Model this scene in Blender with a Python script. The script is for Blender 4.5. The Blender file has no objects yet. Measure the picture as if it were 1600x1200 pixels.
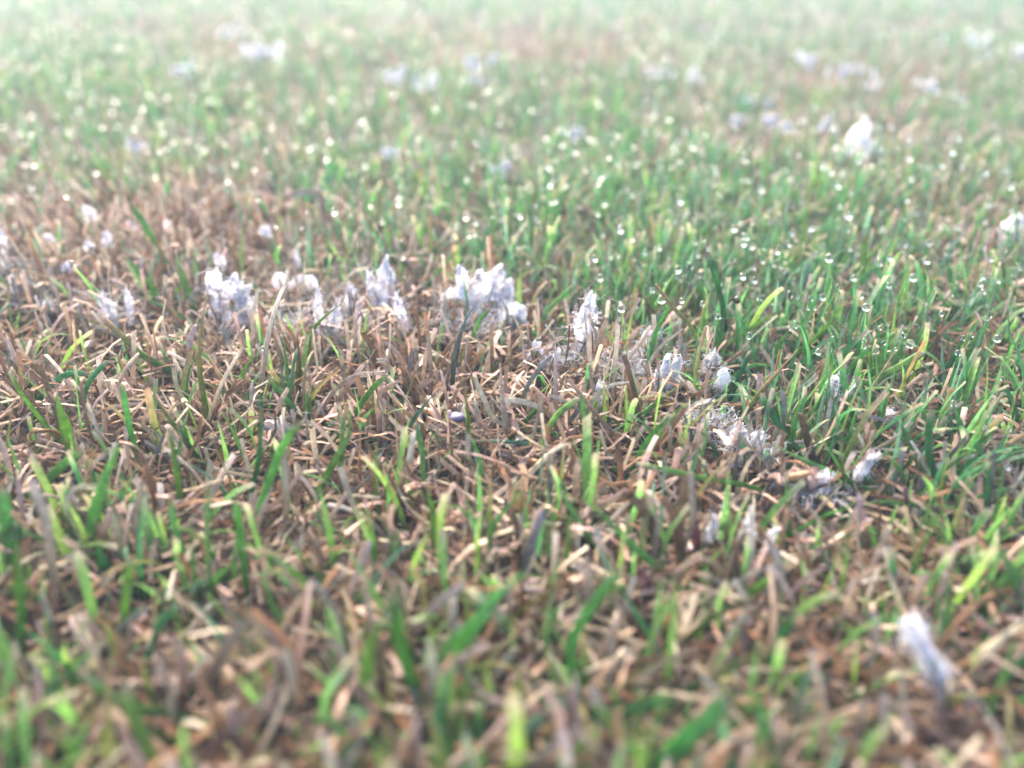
import bpy, math, random
import numpy as np
R = math.radians
rng = np.random.default_rng(7)
random.seed(7)
sc = bpy.context.scene
COL = sc.collection

# ------------------------------------------------------------------ camera, sky, sun, exposure
H, PITCH, TANH = 0.118, R(29.0), 0.622          # camera height (m), tilt down, tan of half the horizontal view
FOCUS, FSTOP = 0.216, 1.25
cd = bpy.data.cameras.new('camera'); cam = bpy.data.objects.new('camera', cd); COL.objects.link(cam)
cam.location = (0, 0, H); cam.rotation_euler = (math.pi/2 - PITCH, 0, 0)
cd.sensor_width = 7.0; cd.lens = 3.5/TANH; cd.clip_start = 0.004; cd.clip_end = 200
cd.dof.use_dof = True; cd.dof.focus_distance = FOCUS; cd.dof.aperture_fstop = FSTOP; cd.dof.aperture_blades = 0
sc.camera = cam

SUN_EL, SUN_AZ = R(47), R(-20)                    # azimuth measured from +Y (ahead of the camera) towards +X
world = bpy.data.worlds.new('World'); sc.world = world; world.use_nodes = True
wn = world.node_tree; wn.nodes.clear()
sky = wn.nodes.new('ShaderNodeTexSky'); sky.sky_type = 'NISHITA'; sky.sun_disc = False
sky.sun_elevation = SUN_EL; sky.sun_rotation = SUN_AZ; sky.air_density = 1.0; sky.dust_density = 6.0; sky.ozone_density = 1.0
hs = wn.nodes.new('ShaderNodeHueSaturation'); hs.inputs['Saturation'].default_value = 1.4
bg = wn.nodes.new('ShaderNodeBackground'); bg.inputs['Strength'].default_value = 0.15
wo = wn.nodes.new('ShaderNodeOutputWorld')
wn.links.new(sky.outputs[0], hs.inputs['Color']); wn.links.new(hs.outputs[0], bg.inputs[0]); wn.links.new(bg.outputs[0], wo.inputs[0])
sl = bpy.data.lights.new('sun', 'SUN'); sl.energy = 1.0; sl.angle = R(13); sl.color = (1, .99, .98)
sun = bpy.data.objects.new('sun', sl); COL.objects.link(sun)
sun.rotation_euler = (-(math.pi/2 - SUN_EL), 0, -SUN_AZ)
sun.location = (0, 0, 3)
vs = sc.view_settings; vs.view_transform = 'Standard'; vs.look = 'None'; vs.gamma = 1; vs.use_curve_mapping = False
vs.exposure = 2.76
sc.cycles.use_denoising = True
sc.cycles.max_bounces = 8; sc.cycles.transmission_bounces = 6; sc.cycles.transparent_max_bounces = 14
sc.cycles.diffuse_bounces = 3; sc.cycles.glossy_bounces = 3; sc.cycles.volume_bounces = 0
sc.cycles.caustics_refractive = False; sc.cycles.caustics_reflective = False
sc.cycles.sample_clamp_indirect = 4

# ------------------------------------------------------------------ pixels <-> places
SP, CP = math.sin(PITCH), math.cos(PITCH)
def ray(px, py):
    u = (px-800)/800*TANH; v = (py-600)/800*TANH
    return np.array([u, CP - v*SP, -SP - v*CP])
def on_ground(px, py, z=0.0):
    d = ray(px, py); t = (z-H)/d[2]
    return np.array([0, 0, H]) + d*t, t
def project(P):
    P = np.asarray(P, float); r = P - np.array([0, 0, H])
    t = r[..., 1]*CP - r[..., 2]*SP
    up = r[..., 1]*SP + r[..., 2]*CP
    t = np.where(t < 1e-3, 1e-3, t)
    return 800 + r[..., 0]/t/TANH*800, 600 - up/t/TANH*800, t
def on_plane(px, py, P0, lean):
    """the point of the pixel's ray on the upright plane through P0 that leans away by `lean`"""
    n = np.array([0, math.cos(lean), -math.sin(lean)])
    d = ray(px, py); o = np.array([0, 0, H])
    return o + d*(np.dot(P0-o, n)/np.dot(d, n))

# value noise
_tab = rng.random((64, 64))
def vnoise(x, y, s=1.0):
    x = np.asarray(x, float)*s; y = np.asarray(y, float)*s
    xi = np.floor(x).astype(int); yi = np.floor(y).astype(int); fx = x-xi; fy = y-yi
    fx = fx*fx*(3-2*fx); fy = fy*fy*(3-2*fy)
    a = _tab[xi % 64, yi % 64]; b = _tab[(xi+1) % 64, yi % 64]; c = _tab[xi % 64, (yi+1) % 64]; d = _tab[(xi+1) % 64, (yi+1) % 64]
    return (a*(1-fx)+b*fx)*(1-fy) + (c*(1-fx)+d*fx)*fy

# ------------------------------------------------------------------ materials
def new_mat(name):
    m = bpy.data.materials.new(name); m.use_nodes = True; m.node_tree.nodes.clear()
    return m, m.node_tree.nodes, m.node_tree.links
def node(ns, t, **kw):
    n = ns.new(t)
    for k, v in kw.items():
        if k in n.inputs: n.inputs[k].default_value = v
        else: setattr(n, k, v)
    return n
def mathn(ns, ls, op, a, b=None):
    n = ns.new('ShaderNodeMath'); n.operation = op
    for i, x in enumerate((a, b)):
        if x is None: continue
        if isinstance(x, (int, float)): n.inputs[i].default_value = x
        else: ls.new(x, n.inputs[i])
    return n.outputs[0]

def blade_material():
    m, ns, ls = new_mat('grass_blade')
    at = node(ns, 'ShaderNodeAttribute', attribute_name='Col')
    bl = node(ns, 'ShaderNodeAttribute', attribute_name='bl')
    sx = node(ns, 'ShaderNodeSeparateXYZ'); ls.new(bl.outputs['Vector'], sx.inputs[0])
    tc = node(ns, 'ShaderNodeTexCoord')
    n1 = node(ns, 'ShaderNodeTexNoise', Scale=700.0, Detail=3.0); ls.new(tc.outputs['Object'], n1.inputs['Vector'])
    n2 = node(ns, 'ShaderNodeTexNoise', Scale=190.0, Detail=2.0); ls.new(tc.outputs['Object'], n2.inputs['Vector'])
    vein = mathn(ns, ls, 'SINE', mathn(ns, ls, 'MULTIPLY', sx.outputs[0], 19.0))
    r1 = node(ns, 'ShaderNodeMapRange'); r1.inputs[1].default_value = .3; r1.inputs[2].default_value = .7
    r1.inputs[3].default_value = .72; r1.inputs[4].default_value = 1.28; ls.new(n1.outputs[0], r1.inputs[0])
    r2 = node(ns, 'ShaderNodeMapRange'); r2.inputs[1].default_value = .3; r2.inputs[2].default_value = .7
    r2.inputs[3].default_value = .8; r2.inputs[4].default_value = 1.2; ls.new(n2.outputs[0], r2.inputs[0])
    vf = mathn(ns, ls, 'ADD', mathn(ns, ls, 'MULTIPLY', vein, .10), 1.0)
    f = mathn(ns, ls, 'MULTIPLY', mathn(ns, ls, 'MULTIPLY', r1.outputs[0], r2.outputs[0]), vf)
    mul = node(ns, 'ShaderNodeVectorMath', operation='SCALE'); ls.new(at.outputs['Color'], mul.inputs[0]); ls.new(f, mul.inputs['Scale'])
    bump = node(ns, 'ShaderNodeBump', Strength=.35, Distance=.0002)
    ls.new(mathn(ns, ls, 'ADD', vein, mathn(ns, ls, 'MULTIPLY', n1.outputs[0], 1.5)), bump.inputs['Height'])
    rough = mathn(ns, ls, 'ADD', mathn(ns, ls, 'MULTIPLY', sx.outputs[2], .22), .36)
    p = node(ns, 'ShaderNodeBsdfPrincipled'); ls.new(mathn(ns, ls, 'SUBTRACT', .26, mathn(ns, ls, 'MULTIPLY', sx.outputs[2], .18)), p.inputs['Specular IOR Level'])
    ls.new(mul.outputs[0], p.inputs['Base Color']); ls.new(rough, p.inputs['Roughness']); ls.new(bump.outputs[0], p.inputs['Normal'])
    t = node(ns, 'ShaderNodeBsdfTranslucent'); ls.new(mul.outputs[0], t.inputs[0])
    mx = node(ns, 'ShaderNodeMixShader'); ls.new(mathn(ns, ls, 'SUBTRACT', .50, mathn(ns, ls, 'MULTIPLY', sx.outputs[2], .28)), mx.inputs[0]); ls.new(p.outputs[0], mx.inputs[1]); ls.new(t.outputs[0], mx.inputs[2])
    o = node(ns, 'ShaderNodeOutputMaterial'); ls.new(mx.outputs[0], o.inputs[0])
    return m
M_BLADE = blade_material()

def simple(name, c1, c2, scale, rough=.7, trans=0.0, bump=.4, bdist=.0004, speck=None, lace=0.0):
    m, ns, ls = new_mat(name)
    tc = node(ns, 'ShaderNodeTexCoord')
    n1 = node(ns, 'ShaderNodeTexNoise', Scale=scale, Detail=4.0); ls.new(tc.outputs['Object'], n1.inputs['Vector'])
    cr = node(ns, 'ShaderNodeValToRGB'); cr.color_ramp.elements[0].position = .33; cr.color_ramp.elements[1].position = .67
    cr.color_ramp.elements[0].color = (*c1, 1); cr.color_ramp.elements[1].color = (*c2, 1); ls.new(n1.outputs[0], cr.inputs[0])
    colour = cr.outputs[0]
    if speck:
        v = node(ns, 'ShaderNodeTexVoronoi', Scale=speck[1]); ls.new(tc.outputs['Object'], v.inputs['Vector'])
        lt = mathn(ns, ls, 'LESS_THAN', v.outputs['Distance'], speck[2])
        mc = node(ns, 'ShaderNodeMix', data_type='RGBA'); ls.new(lt, mc.inputs[0]); ls.new(colour, mc.inputs[6]); mc.inputs[7].default_value = (*speck[0], 1)
        colour = mc.outputs[2]
    b = node(ns, 'ShaderNodeBump', Strength=bump, Distance=bdist); ls.new(n1.outputs[0], b.inputs['Height'])
    p = node(ns, 'ShaderNodeBsdfPrincipled', Roughness=rough); ls.new(colour, p.inputs['Base Color']); ls.new(b.outputs[0], p.inputs['Normal'])
    out = p.outputs[0]
    if trans:
        t = node(ns, 'ShaderNodeBsdfTranslucent'); ls.new(colour, t.inputs[0])
        mx = node(ns, 'ShaderNodeMixShader', Fac=trans); ls.new(out, mx.inputs[1]); ls.new(t.outputs[0], mx.inputs[2]); out = mx.outputs[0]
    if lace:                                          # torn, web-like gaps
        v = node(ns, 'ShaderNodeTexVoronoi', Scale=1100.0, feature='DISTANCE_TO_EDGE')
        wv = node(ns, 'ShaderNodeVectorMath', operation='MULTIPLY_ADD'); wv.inputs[1].default_value = (.0012,)*3
        n4 = node(ns, 'ShaderNodeTexNoise', Scale=700.0, Detail=2.0); ls.new(tc.outputs['Object'], n4.inputs['Vector'])
        ls.new(n4.outputs['Color'], wv.inputs[0]); ls.new(tc.outputs['Object'], wv.inputs[2]); ls.new(wv.outputs[0], v.inputs['Vector'])
        n5 = node(ns, 'ShaderNodeTexNoise', Scale=260.0, Detail=2.0); ls.new(tc.outputs['Object'], n5.inputs['Vector'])
        gap = mathn(ns, ls, 'MULTIPLY', mathn(ns, ls, 'GREATER_THAN', v.outputs['Distance'], .10), mathn(ns, ls, 'LESS_THAN', n5.outputs[0], lace))
        tr = node(ns, 'ShaderNodeBsdfTransparent')
        mx = node(ns, 'ShaderNodeMixShader'); ls.new(gap, mx.inputs[0]); ls.new(out, mx.inputs[1]); ls.new(tr.outputs[0], mx.inputs[2]); out = mx.outputs[0]
    o = node(ns, 'ShaderNodeOutputMaterial'); ls.new(out, o.inputs[0])
    return m
M_SOIL = simple('soil', (.020, .013, .009), (.05, .033, .021), 260, .85, 0, 1.0, .002)
M_MOULD = simple('white_mould', (.74, .71, .71), (.92, .90, .90), 600, .75, .5, .8, .0004, lace=.56)
M_CREAM = simple('cream_mould', (.78, .73, .69), (.93, .90, .87), 500, .7, .45, .6, .0003)
M_GREYM = simple('grey_mould', (.44, .42, .43), (.80, .78, .80), 420, .75, .45, .8, .0004, lace=.60)
M_FLUFF = simple('white_fluff', (.76, .73, .74), (.94, .91, .92), 600, .8, .5, 1.0, .0006)
M_SPECK = simple('speckled_mould', (.16, .15, .13), (.38, .36, .34), 500, .8, .1, .8, .0006, ((.06, .05, .05), 900, .24))
M_THREAD = simple('fungal_thread', (.58, .57, .59), (.82, .81, .83), 300, .6, .3, 0)
M_DEAD = simple('dead_leaf', (.10, .052, .034), (.22, .135, .10), 330, .55, .2, .9, .0005)
M_ORANGE = simple('orange_leaf', (.34, .16, .055), (.44, .25, .11), 300, .5, .2, .5)
M_PURPLE = simple('purple_fleck', (.030, .023, .05), (.05, .038, .075), 500, .5, 0, .4)
M_SEED = simple('seedling', (.07, .15, .025), (.13, .22, .055), 400, .45, .35, .5)
def water():
    m, ns, ls = new_mat('dew')
    g = node(ns, 'ShaderNodeBsdfGlass', Roughness=0.0, IOR=1.333); o = node(ns, 'ShaderNodeOutputMaterial'); ls.new(g.outputs[0], o.inputs[0])
    return m
M_DEW = water()

# ------------------------------------------------------------------ mesh helpers
def mesh_np(name, V, F, mat, cols=None, bl=None, smooth=True):
    """V (n,3); F a list of index arrays (m,k)"""
    me = bpy.data.meshes.new(name)
    V = np.asarray(V, np.float32); me.vertices.add(len(V)); me.vertices.foreach_set('co', V.ravel())
    F = [np.asarray(f, np.int32) for f in F if len(f)]
    nl = sum(f.size for f in F); npoly = sum(len(f) for f in F)
    me.loops.add(nl); me.polygons.add(npoly)
    me.loops.foreach_set('vertex_index', np.concatenate([f.ravel() for f in F]))
    tot = np.concatenate([np.full(len(f), f.shape[1], np.int32) for f in F])
    st = np.concatenate([[0], np.cumsum(tot)[:-1]]).astype(np.int32)
    me.polygons.foreach_set('loop_start', st)
    try: me.polygons.foreach_set('loop_total', tot)
    except Exception: pass
    me.polygons.foreach_set('use_smooth', np.full(npoly, smooth))
    if cols is not None:
        a = me.color_attributes.new('Col', 'FLOAT_COLOR', 'POINT')
        a.data.foreach_set('color', np.concatenate([cols, np.ones((len(cols), 1))], 1).astype(np.float32).ravel())
    if bl is not None:
        a = me.attributes.new('bl', 'FLOAT_VECTOR', 'POINT'); a.data.foreach_set('vector', np.asarray(bl, np.float32).ravel())
    me.materials.append(mat); me.update(calc_edges=True); me.validate()
    return me
def link(name, me, parent=None, loc=None):
    o = bpy.data.objects.new(name, me); COL.objects.link(o)
    if loc is not None: o.location = loc
    if parent is not None: o.parent = parent
    return o
def tag(o, label=None, cat=None, group=None, kind=None):
    for k, v in (('label', label), ('category', cat), ('group', group), ('kind', kind)):
        if v: o[k] = v
    return o
def empty(name, loc):
    o = bpy.data.objects.new(name, None); COL.objects.link(o); o.location = loc; o.empty_display_size = .005
    return o
def smooth_path(P, n):
    P = np.asarray(P, float)
    if len(P) == 2:
        t = np.linspace(0, 1, n)[:, None]; return P[0]*(1-t)+P[1]*t
    d = np.concatenate([[0], np.cumsum(np.linalg.norm(np.diff(P, axis=0), axis=1))]); d /= d[-1]
    Q = np.concatenate([[2*P[0]-P[1]], P, [2*P[-1]-P[-2]]])
    out = []
    for t in np.linspace(0, 1, n):
        i = min(np.searchsorted(d, t, 'right')-1, len(P)-2); f = (t-d[i])/max(d[i+1]-d[i], 1e-9)
        p0, p1, p2, p3 = Q[i:i+4]
        out.append(.5*((2*p1)+(-p0+p2)*f+(2*p0-5*p1+4*p2-p3)*f*f+(-p0+3*p1-3*p2+p3)*f**3))
    return np.array(out)
def nrm(a): return a/np.maximum(np.linalg.norm(a, axis=-1, keepdims=True), 1e-12)

def tubes(paths, r0, r1, sides=3):
    """paths (n,m,3) -> verts, quads"""
    n, m, _ = paths.shape
    T = np.gradient(paths, axis=1); T = nrm(T)
    up = nrm(rng.normal(size=(n, 1, 3)))
    A = nrm(np.cross(T, up)); B = np.cross(T, A)
    rr = np.linspace(0, 1, m)[None, :, None]; rad = (np.asarray(r0).reshape(-1, 1, 1)*(1-rr)+np.asarray(r1).reshape(-1, 1, 1)*rr)
    V = np.stack([paths+rad*(A*math.cos(k*2*math.pi/sides)+B*math.sin(k*2*math.pi/sides)) for k in range(sides)], 2)
    idx = np.arange(n*m*sides).reshape(n, m, sides)
    nx = np.roll(idx, -1, 2)
    F = np.stack([idx[:, :-1], nx[:, :-1], nx[:, 1:], idx[:, 1:]], -1).reshape(-1, 4)
    return V.reshape(-1, 3), F

# ------------------------------------------------------------------ ground
def gz(x, y): return (vnoise(x+5, y+3, 28)-.5)*.004
nx_, ny_ = 150, 150
gx = np.linspace(-1, 1, nx_); gx = np.sign(gx)*(np.abs(gx)*1.2+np.abs(gx)**8*28.8)
gy = np.linspace(-1, 1, ny_); gy = np.sign(gy)*(np.abs(gy)*1.6+np.abs(gy)**8*28.4)
GX, GY = np.meshgrid(gx, gy, indexing='ij')
near = (np.abs(GX) < 2.5) & (np.abs(GY) < 3)
GZ = np.where(near, gz(GX, GY), 0)-.001
gi = np.arange(nx_*ny_).reshape(nx_, ny_)
gF = np.stack([gi[:-1, :-1], gi[1:, :-1], gi[1:, 1:], gi[:-1, 1:]], -1).reshape(-1, 4)
go = link('ground', mesh_np('ground', np.stack([GX, GY, GZ], -1).reshape(-1, 3), [gF], M_SOIL))
tag(go, 'dark brown soil under the lawn', 'ground', kind='structure')

# ------------------------------------------------------------------ colours of blades (linear)
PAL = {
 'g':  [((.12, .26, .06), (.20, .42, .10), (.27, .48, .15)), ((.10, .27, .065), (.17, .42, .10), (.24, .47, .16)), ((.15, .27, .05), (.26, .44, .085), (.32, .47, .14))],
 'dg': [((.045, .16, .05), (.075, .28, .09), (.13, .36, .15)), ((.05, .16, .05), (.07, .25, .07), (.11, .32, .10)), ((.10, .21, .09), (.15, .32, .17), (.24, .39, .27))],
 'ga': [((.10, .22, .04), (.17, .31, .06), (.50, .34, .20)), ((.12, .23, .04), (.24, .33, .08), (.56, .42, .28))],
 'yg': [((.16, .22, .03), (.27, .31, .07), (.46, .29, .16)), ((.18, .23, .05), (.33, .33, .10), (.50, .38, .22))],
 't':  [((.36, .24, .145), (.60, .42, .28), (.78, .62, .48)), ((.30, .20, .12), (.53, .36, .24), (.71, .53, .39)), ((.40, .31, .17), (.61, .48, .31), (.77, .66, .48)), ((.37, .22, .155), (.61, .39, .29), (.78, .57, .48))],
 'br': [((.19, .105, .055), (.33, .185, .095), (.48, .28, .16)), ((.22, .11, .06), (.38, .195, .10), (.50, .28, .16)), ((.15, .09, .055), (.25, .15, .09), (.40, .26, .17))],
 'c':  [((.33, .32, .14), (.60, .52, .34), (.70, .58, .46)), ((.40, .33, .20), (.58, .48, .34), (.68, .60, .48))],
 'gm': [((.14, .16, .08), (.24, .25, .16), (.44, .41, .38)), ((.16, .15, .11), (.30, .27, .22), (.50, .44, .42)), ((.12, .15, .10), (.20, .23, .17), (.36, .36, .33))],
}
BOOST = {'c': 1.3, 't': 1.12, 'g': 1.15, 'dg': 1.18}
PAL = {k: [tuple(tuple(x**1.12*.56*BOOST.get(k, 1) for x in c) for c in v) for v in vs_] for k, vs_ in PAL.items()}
DRY = {'g': 0, 'dg': 0, 'ga': .3, 'yg': .4, 't': 1, 'br': 1, 'c': 1, 'gm': .7}

def seg_dist(px, py, poly):
    """signed distance (px) to the mould line: negative above/right of it"""
    best = np.full(px.shape, 1e9); sgn = np.zeros(px.shape)
    for (x0, y0), (x1, y1) in zip(poly[:-1], poly[1:]):
        dx, dy = x1-x0, y1-y0; L2 = dx*dx+dy*dy
        f = np.clip(((px-x0)*dx+(py-y0)*dy)/L2, 0, 1)
        d = np.hypot(px-x0-f*dx, py-y0-f*dy); s = np.sign((py-y0)*dx-(px-x0)*dy)
        m = d < best; best = np.where(m, d, best); sgn = np.where(m, s, sgn)
    return best*sgn
MLINE = [(-200, 440), (120, 470), (400, 460), (620, 455), (780, 465), (920, 520), (1060, 590), (1180, 680), (1330, 740), (1700, 800)]
# ------------------------------------------------------------------ single blades (own objects)
def hero_mesh(P, w, kind, cut=.5, yaw=0, fold=.25, n=11, palette=None):
    """closed, slightly folded leaf along P (k,3), width w (m)"""
    P = smooth_path(P, n); s = np.linspace(0, 1, n)
    jit = (rng.random((n, 3))-.5)*w*.10; P = P+jit
    T = nrm(np.gradient(P, axis=0))
    N0 = np.array([math.sin(yaw), -math.cos(yaw), .15])
    S = nrm(np.cross(T, N0)); N = nrm(np.cross(S, T))
    tw = (s-.3)*rng.normal()*.5
    S2 = S*np.cos(tw)[:, None]+N*np.sin(tw)[:, None]; N2 = np.cross(S2, T)
    wid = .5*w*(0.72+.28*np.sin(np.clip(s*2.2, 0, math.pi/2)))
    if cut > .5: wid = wid*np.where(s > .9, 1-(s-.9)*rng.uniform(.5, 4.0), 1)
    else: wid = wid*np.clip(1-np.clip((s-.35)/.65, 0, 1)**2.2, .16, 1)
    th = np.minimum(.00028, wid*.4)
    prof = np.array([(-1, 0), (-.45, 1), (.45, 1), (1, 0), (.45, -1), (-.45, -1)])
    rings = []
    for a, b in prof:
        z = abs(a)*fold*wid + b*th*.5
        rings.append(P+S2*(a*wid)[:, None]+N2*z[:, None])
    V = np.stack(rings, 1)                                     # n,6,3
    if cut > .5: V[-1] += T[-1]*(rng.random((6, 1))-.6)*w*.8     # ragged clipped end
    k = 6; idx = np.arange(n*k).reshape(n, k); nx = np.roll(idx, -1, 1)
    F = np.stack([idx[:-1], nx[:-1], nx[1:], idx[1:]], -1).reshape(-1, 4)
    cap = np.array([[idx[-1, 0], idx[-1, 1], idx[-1, 2], idx[-1, 3]], [idx[-1, 0], idx[-1, 3], idx[-1, 4], idx[-1, 5]]])
    pal = np.array(palette if palette is not None else random.choice(PAL[kind]))
    br = np.array([1.0, rng.uniform(.95, 1.05), 1.0])*rng.uniform(.95, 1.4)
    pm = .62 if kind in ('ga',) else .5
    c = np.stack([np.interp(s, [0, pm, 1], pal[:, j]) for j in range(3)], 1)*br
    if kind in ('g', 'dg') and cut > .5: c[-1] = np.array([.34, .29, .20])    # pale dry clipped end
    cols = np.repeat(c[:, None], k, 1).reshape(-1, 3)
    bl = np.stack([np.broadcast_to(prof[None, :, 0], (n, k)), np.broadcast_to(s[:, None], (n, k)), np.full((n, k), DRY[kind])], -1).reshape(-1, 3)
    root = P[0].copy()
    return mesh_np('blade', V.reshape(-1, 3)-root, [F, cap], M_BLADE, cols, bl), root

def trace(pts, zb=.007, lean=None):
    """pixel polyline base->tip to a path standing on the ground"""
    if lean is None: lean = rng.normal()*R(12)
    P0, t = on_ground(pts[0][0], pts[0][1], zb)
    P = [P0]+[on_plane(x, y, P0, lean+(rng.normal()*R(3))) for x, y in pts[1:]]
    P = [np.array([p[0], p[1], max(p[2], .003)]) for p in P]
    d = nrm(P[0]-P[1]) if P[1][2]-P[0][2] > .3*np.linalg.norm(P[1]-P[0]) else nrm(np.array([*(P[0]-P[1])[:2]*.6, -np.linalg.norm(P[0]-P[1])*.6]))
    root = P[0]+d*((P[0][2]+.001)/max(-d[2], .3))
    root[2] = max(root[2], -.002)
    return [root]+P, t

LBL = {
 'g_n': ('slender bright green grass blade rising out of the clipped turf', 'slender green blades'),
 'g_w': ('broad bright green grass blade with a soft fold along it', 'broad green blades'),
 'dg_n': ('slender blue-green grass blade among the wet turf', 'slender blue-green blades'),
 'dg_w': ('broad blue-green grass blade among the wet turf', 'broad blue-green blades'),
 'ga': ('green grass blade fading to a dry tan tip', 'green blades with tan tips'),
 'yg': ('yellow-green grass blade withering to brown at its tip', 'yellowing blades'),
 't_n': ('thin tan straw blade bent over in the dry turf', 'thin tan straw blades'),
 't_w': ('broad tan straw blade lying in the dry turf', 'broad tan straw blades'),
 'br': ('rusty brown dead blade stub in the dry turf', 'rusty brown blade stubs'),
 'c': ('pale cream dry blade standing in the dry turf', 'pale cream blades'),
 'gm': ('grey mould-stained blade beside white fungus', 'grey mouldy blades'),
}
def key_of(kind, w):
    if kind in ('g', 'dg'): return kind+('_w' if w > .0021 else '_n')
    if kind == 't': return 't'+('_w' if w > .0021 else '_n')
    return kind
NAME = {'g': 'grass_blade', 'dg': 'grass_blade', 'ga': 'grass_blade', 'yg': 'grass_blade', 't': 'dry_blade', 'br': 'dry_blade', 'c': 'dry_blade', 'gm': 'mouldy_blade'}
LAND = [(912,530,'tall white mould leaf'),(748,480,'big white mould star'),(803,505,'white thread-hung hood'),(598,470,'upright torn white leaf'),(438,470,'bright white mould knob'),(345,495,'lilac mould mass'),
 (206,500,'small white mould column'),(24,465,'lone narrow white leaf'),(1129,605,'cream-white knob'),(1301,620,'fluffy white mould tuft'),(1388,655,'low pale mould lump'),(1340,745,'wispy white scrap'),(1180,705,'tattered mould lump'),
 (1252,762,'crumpled brown leaf'),(714,652,'purple fleck'),(432,670,'speckled mould lump'),(1435,1060,'ragged lilac strip'),(730,1000,'largest green blade'),(396,1010,'peaked tan straw'),(330,890,'frosty-tipped green blade'),
 (120,810,'hooped tan straw'),(24,845,'yellow-green seedling'),(1529,895,'frilly seedling'),(1202,850,'folded white flake'),(675,1080,'very broad square tan blade'),(770,650,'S-bent tan straw'),(1090,750,'long level green blade'),
 (1110,845,'white flake on the red stem'),(1270,575,'tiny pale seedling'),(600,640,'hooked tan straw'),(785,650,'square-ended cream blade'),(1338,250,'largest distant white fluff'),(1572,385,'broken white clump by the orange straw'),(480,345,'bent straw over green turf'),(1450,800,'level blade with a pale end')]
LPOS = np.array([on_ground(x, y, .006)[0][:2] for x, y, _ in LAND])
def beside(P):
    return LAND[int(np.argmin(np.linalg.norm(LPOS-np.asarray(P)[:2], axis=1)))][2]
TONE = {'g': 'bright green', 'dg': 'blue-green', 'ga': 'tan-tipped green', 'yg': 'yellow-green', 't': 'tan', 'br': 'rusty brown', 'c': 'pale cream', 'gm': 'grey mouldy'}
def describe(P, w, kind):
    P = np.asarray(P, float); v = P[-1]-P[0]; L = np.linalg.norm(np.diff(P, axis=0), axis=1).sum()
    a = math.degrees(math.acos(np.clip(v[2]/max(np.linalg.norm(v), 1e-9), -1, 1))); d0 = nrm(P[1]-P[0]); d1 = nrm(P[-1]-P[-2])
    bend = math.degrees(math.acos(np.clip(np.dot(d0, d1), -1, 1)))
    post = 'arching' if bend > 55 else 'upright' if a < 18 else 'leaning' if a < 42 else 'slanting' if a < 66 else 'low-lying'
    size = ('broad ' if w > .0021 else 'slender ')+('tall ' if L > .026 else 'short ' if L < .014 else '')
    return size+post+' '+TONE[kind]
def add_hero(P, w, kind, label=None, cut=None, yaw=None, parent=None, palette=None):
    if cut is None: cut = rng.random() + (.25 if kind in ('t', 'br', 'c') else -.1)
    if yaw is None: yaw = rng.normal()*.4
    fold = rng.uniform(.1, .45) if kind in ('g', 'dg', 'ga', 'yg') else rng.uniform(.2, .9)
    P = np.asarray(P, float)
    me, root = hero_mesh(P, w, kind, cut, yaw, fold, palette=palette)
    if parent is not None:
        return link('blade', me, parent, root-np.array(parent.location))
    group = LBL[key_of(kind, w)][1]
    if kind in ('g', 'dg', 'ga', 'yg'):                   # a living shoot: its blade and a shorter side blade
        e = empty('grass_shoot', root); link('blade', me, e)
        L = np.linalg.norm(np.diff(P, axis=0), axis=1).sum(); a = rng.uniform(0, 6.28); h = L*rng.uniform(.3, .5)
        dv = np.array([math.cos(a), math.sin(a), 0])
        Q = np.array([root, root+dv*h*.18+np.array([0, 0, h*.6]), root+dv*h*.55+np.array([0, 0, h])])
        m2, r2 = hero_mesh(Q, min(w*.7, .0018), kind if rng.random() < .6 else 't', rng.random(), a, .3, n=7)
        link('side_blade', m2, e, r2-root)
        return tag(e, label or describe(P, w, kind)+' grass shoot beside the '+beside(root), 'grass shoot', None if label else group)
    nm = 'mouldy_straw' if kind == 'gm' else 'straw'
    o = link(nm, me, None, root)
    return tag(o, label or describe(P, w, kind)+(' stem' if kind == 'gm' else ' straw')+' beside the '+beside(root), nm.replace('_', ' '), None if label else group)

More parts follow.
